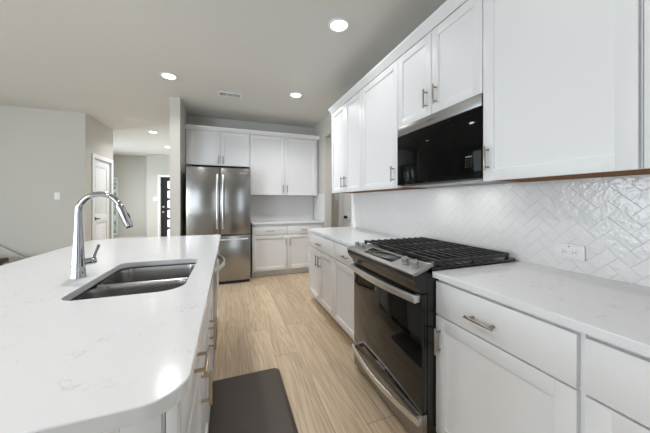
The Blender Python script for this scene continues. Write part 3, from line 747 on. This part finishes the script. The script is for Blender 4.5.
# ------------------------------------------------------------------ refrigerator
FX0, FX1, FY = -0.578, 0.331, 4.262
t = thing('refrigerator', 'stainless french-door refrigerator with bottom freezer against the back wall', 'refrigerator', (FX0, FY, 0))
FW = FX1-FX0; sx = 0.462
MB().box(0.004, FW-0.004, 0.075, BY-FY-0.03, 0.03, 1.765, 0.004).build('cabinet_body', 'dark_side', t)
MB().box(0.01, FW-0.01, 0.05, 0.6, 0.0, 0.03).build('toe_grille', 'black', t)
for x0, x1, hx in ((0.002, sx-0.003, sx-0.040), (sx+0.003, FW-0.002, sx+0.040)):
    d = MB().box(x0, x1, 0.0, 0.068, 0.755, 1.775, 0.010, 3).build('door', 'steel', t)
    h = MB(); zc0, zc1 = 0.86, 1.66
    hp = [(hx, -0.012-0.045*min(1, math.sin(PI*k/24)*2.2), zc0+(zc1-zc0)*k/24) for k in range(25)]
    h.tube(hp, 0.011, seg=14)
    for z in (zc0, zc1): h.cyl((hx, 0.001, z), (hx, -0.014, z), 0.014)
    h.build('handle', 'handle_steel', d)
    if x0 > 0.1: link('badge', text_mesh('Whirlpool', 0.028), 'mark', d, (FW-0.11, -0.0006, 1.70), (PI/2, 0, 0), False)
d = MB().box(0.002, FW-0.002, 0.0, 0.068, 0.048, 0.742, 0.010, 3).build('freezer_drawer', 'steel', t)
h = MB(); hp = [(0.05+(FW-0.10)*k/24, -0.012-0.045*min(1, math.sin(PI*k/24)*2.0), 0.685) for k in range(25)]
h.tube(hp, 0.011, seg=14)
for x in (0.05, FW-0.05): h.cyl((x, 0.001, 0.685), (x, -0.014, 0.685), 0.014)
h.build('handle', 'handle_steel', d)
for x in (0.04, FW-0.04): MB().box(x-0.03, x+0.03, 0.01, 0.10, 1.7755, 1.79, 0.004).build('hinge_cover', 'dark_side', t)

# ------------------------------------------------------------------ outlets and switches
t = thing('wall_outlet', 'white horizontal double outlet on the herringbone backsplash', 'outlet', (WX-0.0125, 0.810, 1.013), R)
MB().box(-0.062, 0.062, -0.006, 0.002, -0.037, 0.037, 0.0025).build('cover_plate', 'plastic', t)
MB().box(-0.034, 0.034, -0.008, -0.004, -0.017, 0.017, 0.001).build('receptacle', 'plastic', t)
for cx in (-0.020, 0.020):
    for x0, x1, za, zb in ((-0.007, -0.0005, 0.0045, 0.0065), (-0.007, 0.0005, -0.0065, -0.0045), (0.005, 0.0095, -0.002, 0.002)):
        MB().box(cx+x0, cx+x1, -0.0086, -0.0075, za, zb).build('receptacle_slot', 'slot', t)
MB().box(-0.003, 0.003, -0.0086, -0.0055, 0.024, 0.027).build('test_button', 'slot', t)
def switch(label, loc, rz, gangs=1):
    t = thing('light_switch', label, 'switch', loc, rz); w = 0.07+0.046*(gangs-1)
    MB().box(-w/2, w/2, -0.006, 0, -0.058, 0.058, 0.002).build('cover_plate', 'plastic', t)
    for g in range(gangs):
        cx = (g-(gangs-1)/2)*0.046; MB().box(cx-0.016, cx+0.016, -0.009, -0.005, -0.033, 0.033, 0.0015).build('rocker', 'plastic', t)
switch('white light switch on the large beige living room wall', (-2.602, LY-0.0005, 1.35), 0)
switch('white double light switch beside the black front door', (-2.15, 9.5995, 1.335), 0, 2)
switch('white light switch in the dim room beyond the far end of the counter', (2.00, 4.7995, 1.35), 0)

# ------------------------------------------------------------------ ceiling fixtures
def can(label, x, y, watts):
    t = thing('recessed_light', label, 'light', (x, y, CEIL), 0, 'recessed ceiling lights')
    MB().lathe([(0.066, -0.001), (0.070, -0.007), (0.088, -0.006), (0.092, 0.0)], seg=40).build('trim_ring', 'trim', t)
    MB().lathe([(0.0, -0.004), (0.067, -0.004)], seg=40).build('lens', 'lens', t)
    l = bpy.data.lights.new('can_light', 'AREA'); l.shape = 'DISK'; l.size = 0.13; l.energy = watts; l.spread = math.radians(140); l.color = (1.0, 0.995, 0.985)
    o = bpy.data.objects.new('can_light', l); COL.objects.link(o); o.parent = t; o.location = (0, 0, -0.010)
can('recessed ceiling light nearest the crown molding, largest in view', 0.872, 2.03, CAN_AISLE_W)
can('recessed ceiling light left of the air vent, above the island end', -0.656, 3.546, CAN_W)
can('recessed ceiling light between the air vent and the range wall cabinets', 0.884, 3.569, CAN_FAR_W)
can('recessed ceiling light in the hall, the nearer of the two there', -1.506, 6.53, CAN_HALL_W)
can('recessed ceiling light in the hall nearest the front door, beside the wall end', -1.54, 8.19, CAN_HALL_W)
for x, y, w in ((-0.656, 2.03, CAN_W), (-0.656, 0.4, CAN_W), (0.872, 0.4, 1.0)): can('recessed ceiling light outside the picture over the near part of the kitchen', x, y, w)  # all out of view; near aisle can is added fill for the right counter
can('unseen ceiling light added to brighten the side room beyond the kitchen opening', 2.45, 4.0, 4.0)  # added out of view to lift the pantry door and wall
t = thing('ceiling_vent', 'white rectangular air vent in the kitchen ceiling', 'vent', (0.022, 3.872, CEIL))
m = MB(); vw, vh = 0.155, 0.075
m.box(-vw, vw, -vh, -vh+0.022, -0.008, -0.0005, 0.001); m.box(-vw, vw, vh-0.022, vh, -0.008, -0.0005, 0.001)
m.box(-vw, -vw+0.022, -vh+0.022, vh-0.022, -0.008, -0.0005); m.box(vw-0.022, vw, -vh+0.022, vh-0.022, -0.008, -0.0005)
m.box(-0.05, -0.042, -vh+0.022, vh-0.022, -0.008, -0.0005); m.box(0.042, 0.05, -vh+0.022, vh-0.022, -0.008, -0.0005)
m.build('frame', 'trim', t)
MB().box(-vw+0.022, vw-0.022, -vh+0.022, vh-0.022, -0.0015, -0.0003).build('backing', 'vent_grey', t)
m = MB()
for k in range(7):
    y = -vh+0.030+k*0.0152
    for xa, xb in ((-vw+0.022, -0.05), (-0.042, 0.042), (0.05, vw-0.022)): m.prism([(y-0.004, -0.007), (y-0.003, -0.0078), (y+0.004, -0.0022), (y+0.003, -0.0015)], xa, xb, 'x')
m.build('louvers', 'trim', t)

# ------------------------------------------------------------------ floor mat and bench
def mat_mesh():
    bm = bmesh.new(); rings = []
    for off, z in ((0.0, 0.0005), (0.0, 0.004), (0.022, 0.016), (0.03, 0.0175)):
        rings.append([bm.verts.new((p[0], p[1], z)) for p in rrect(-0.135+off, 0.358-off, 0.95+off, 2.0-off, 0.045, 8)])
    n = len(rings[0]); bm.faces.new(rings[0][::-1]); bm.faces.new(rings[-1])
    for i in range(3):
        for k in range(n): bm.faces.new((rings[i][k], rings[i][(k+1) % n], rings[i+1][(k+1) % n], rings[i+1][k]))
    bmesh.ops.recalc_face_normals(bm, faces=bm.faces[:])
    me = bpy.data.meshes.new('floor_mat'); bm.to_mesh(me); bm.free(); return me
tag(link('floor_mat', mat_mesh(), 'rubber'), 'dark brown anti-fatigue mat on the oak floor beside the island', 'mat')
t = thing('bench', 'dark wooden bench top just visible past the island at the left edge', 'bench', (-3.55, 4.92, 0))
MB().box(-0.6, 0.6, -0.19, 0.19, 0.395, 0.462, 0.015, 3).build('seat', 'bench', t)
MB().box(-0.56, 0.56, -0.15, 0.15, 0.31, 0.395, 0.004).build('apron', 'bench', t)
for x in (-0.53, 0.53):
    for y in (-0.125, 0.125): MB().box(x-0.03, x+0.03, y-0.03, y+0.03, 0, 0.31, 0.004).build('leg', 'bench', t)
# hedge outside the hall window
bm = bmesh.new(); bmesh.ops.create_grid(bm, x_segments=40, y_segments=40, size=1.0)
rn = random.Random(5)
for v in bm.verts:
    x, z = v.co.x, v.co.y
    v.co = Vector((x*1.3, rn.uniform(-0.12, 0.12)+0.35*x*x*0.2+0.15*z*z, 1.1+z*1.1))
bm.verts.ensure_lookup_table()
ext = bmesh.ops.extrude_face_region(bm, geom=bm.faces[:])
for v in [g for g in ext['geom'] if isinstance(g, bmesh.types.BMVert)]: v.co.y += 0.6
bmesh.ops.recalc_face_normals(bm, faces=bm.faces[:])
me = bpy.data.meshes.new('hedge'); bm.to_mesh(me); bm.free()
tag(link('hedge', me, 'leaf', None, (-4.6, 12.2, 0)), 'green hedge outside the narrow hall window', 'hedge')
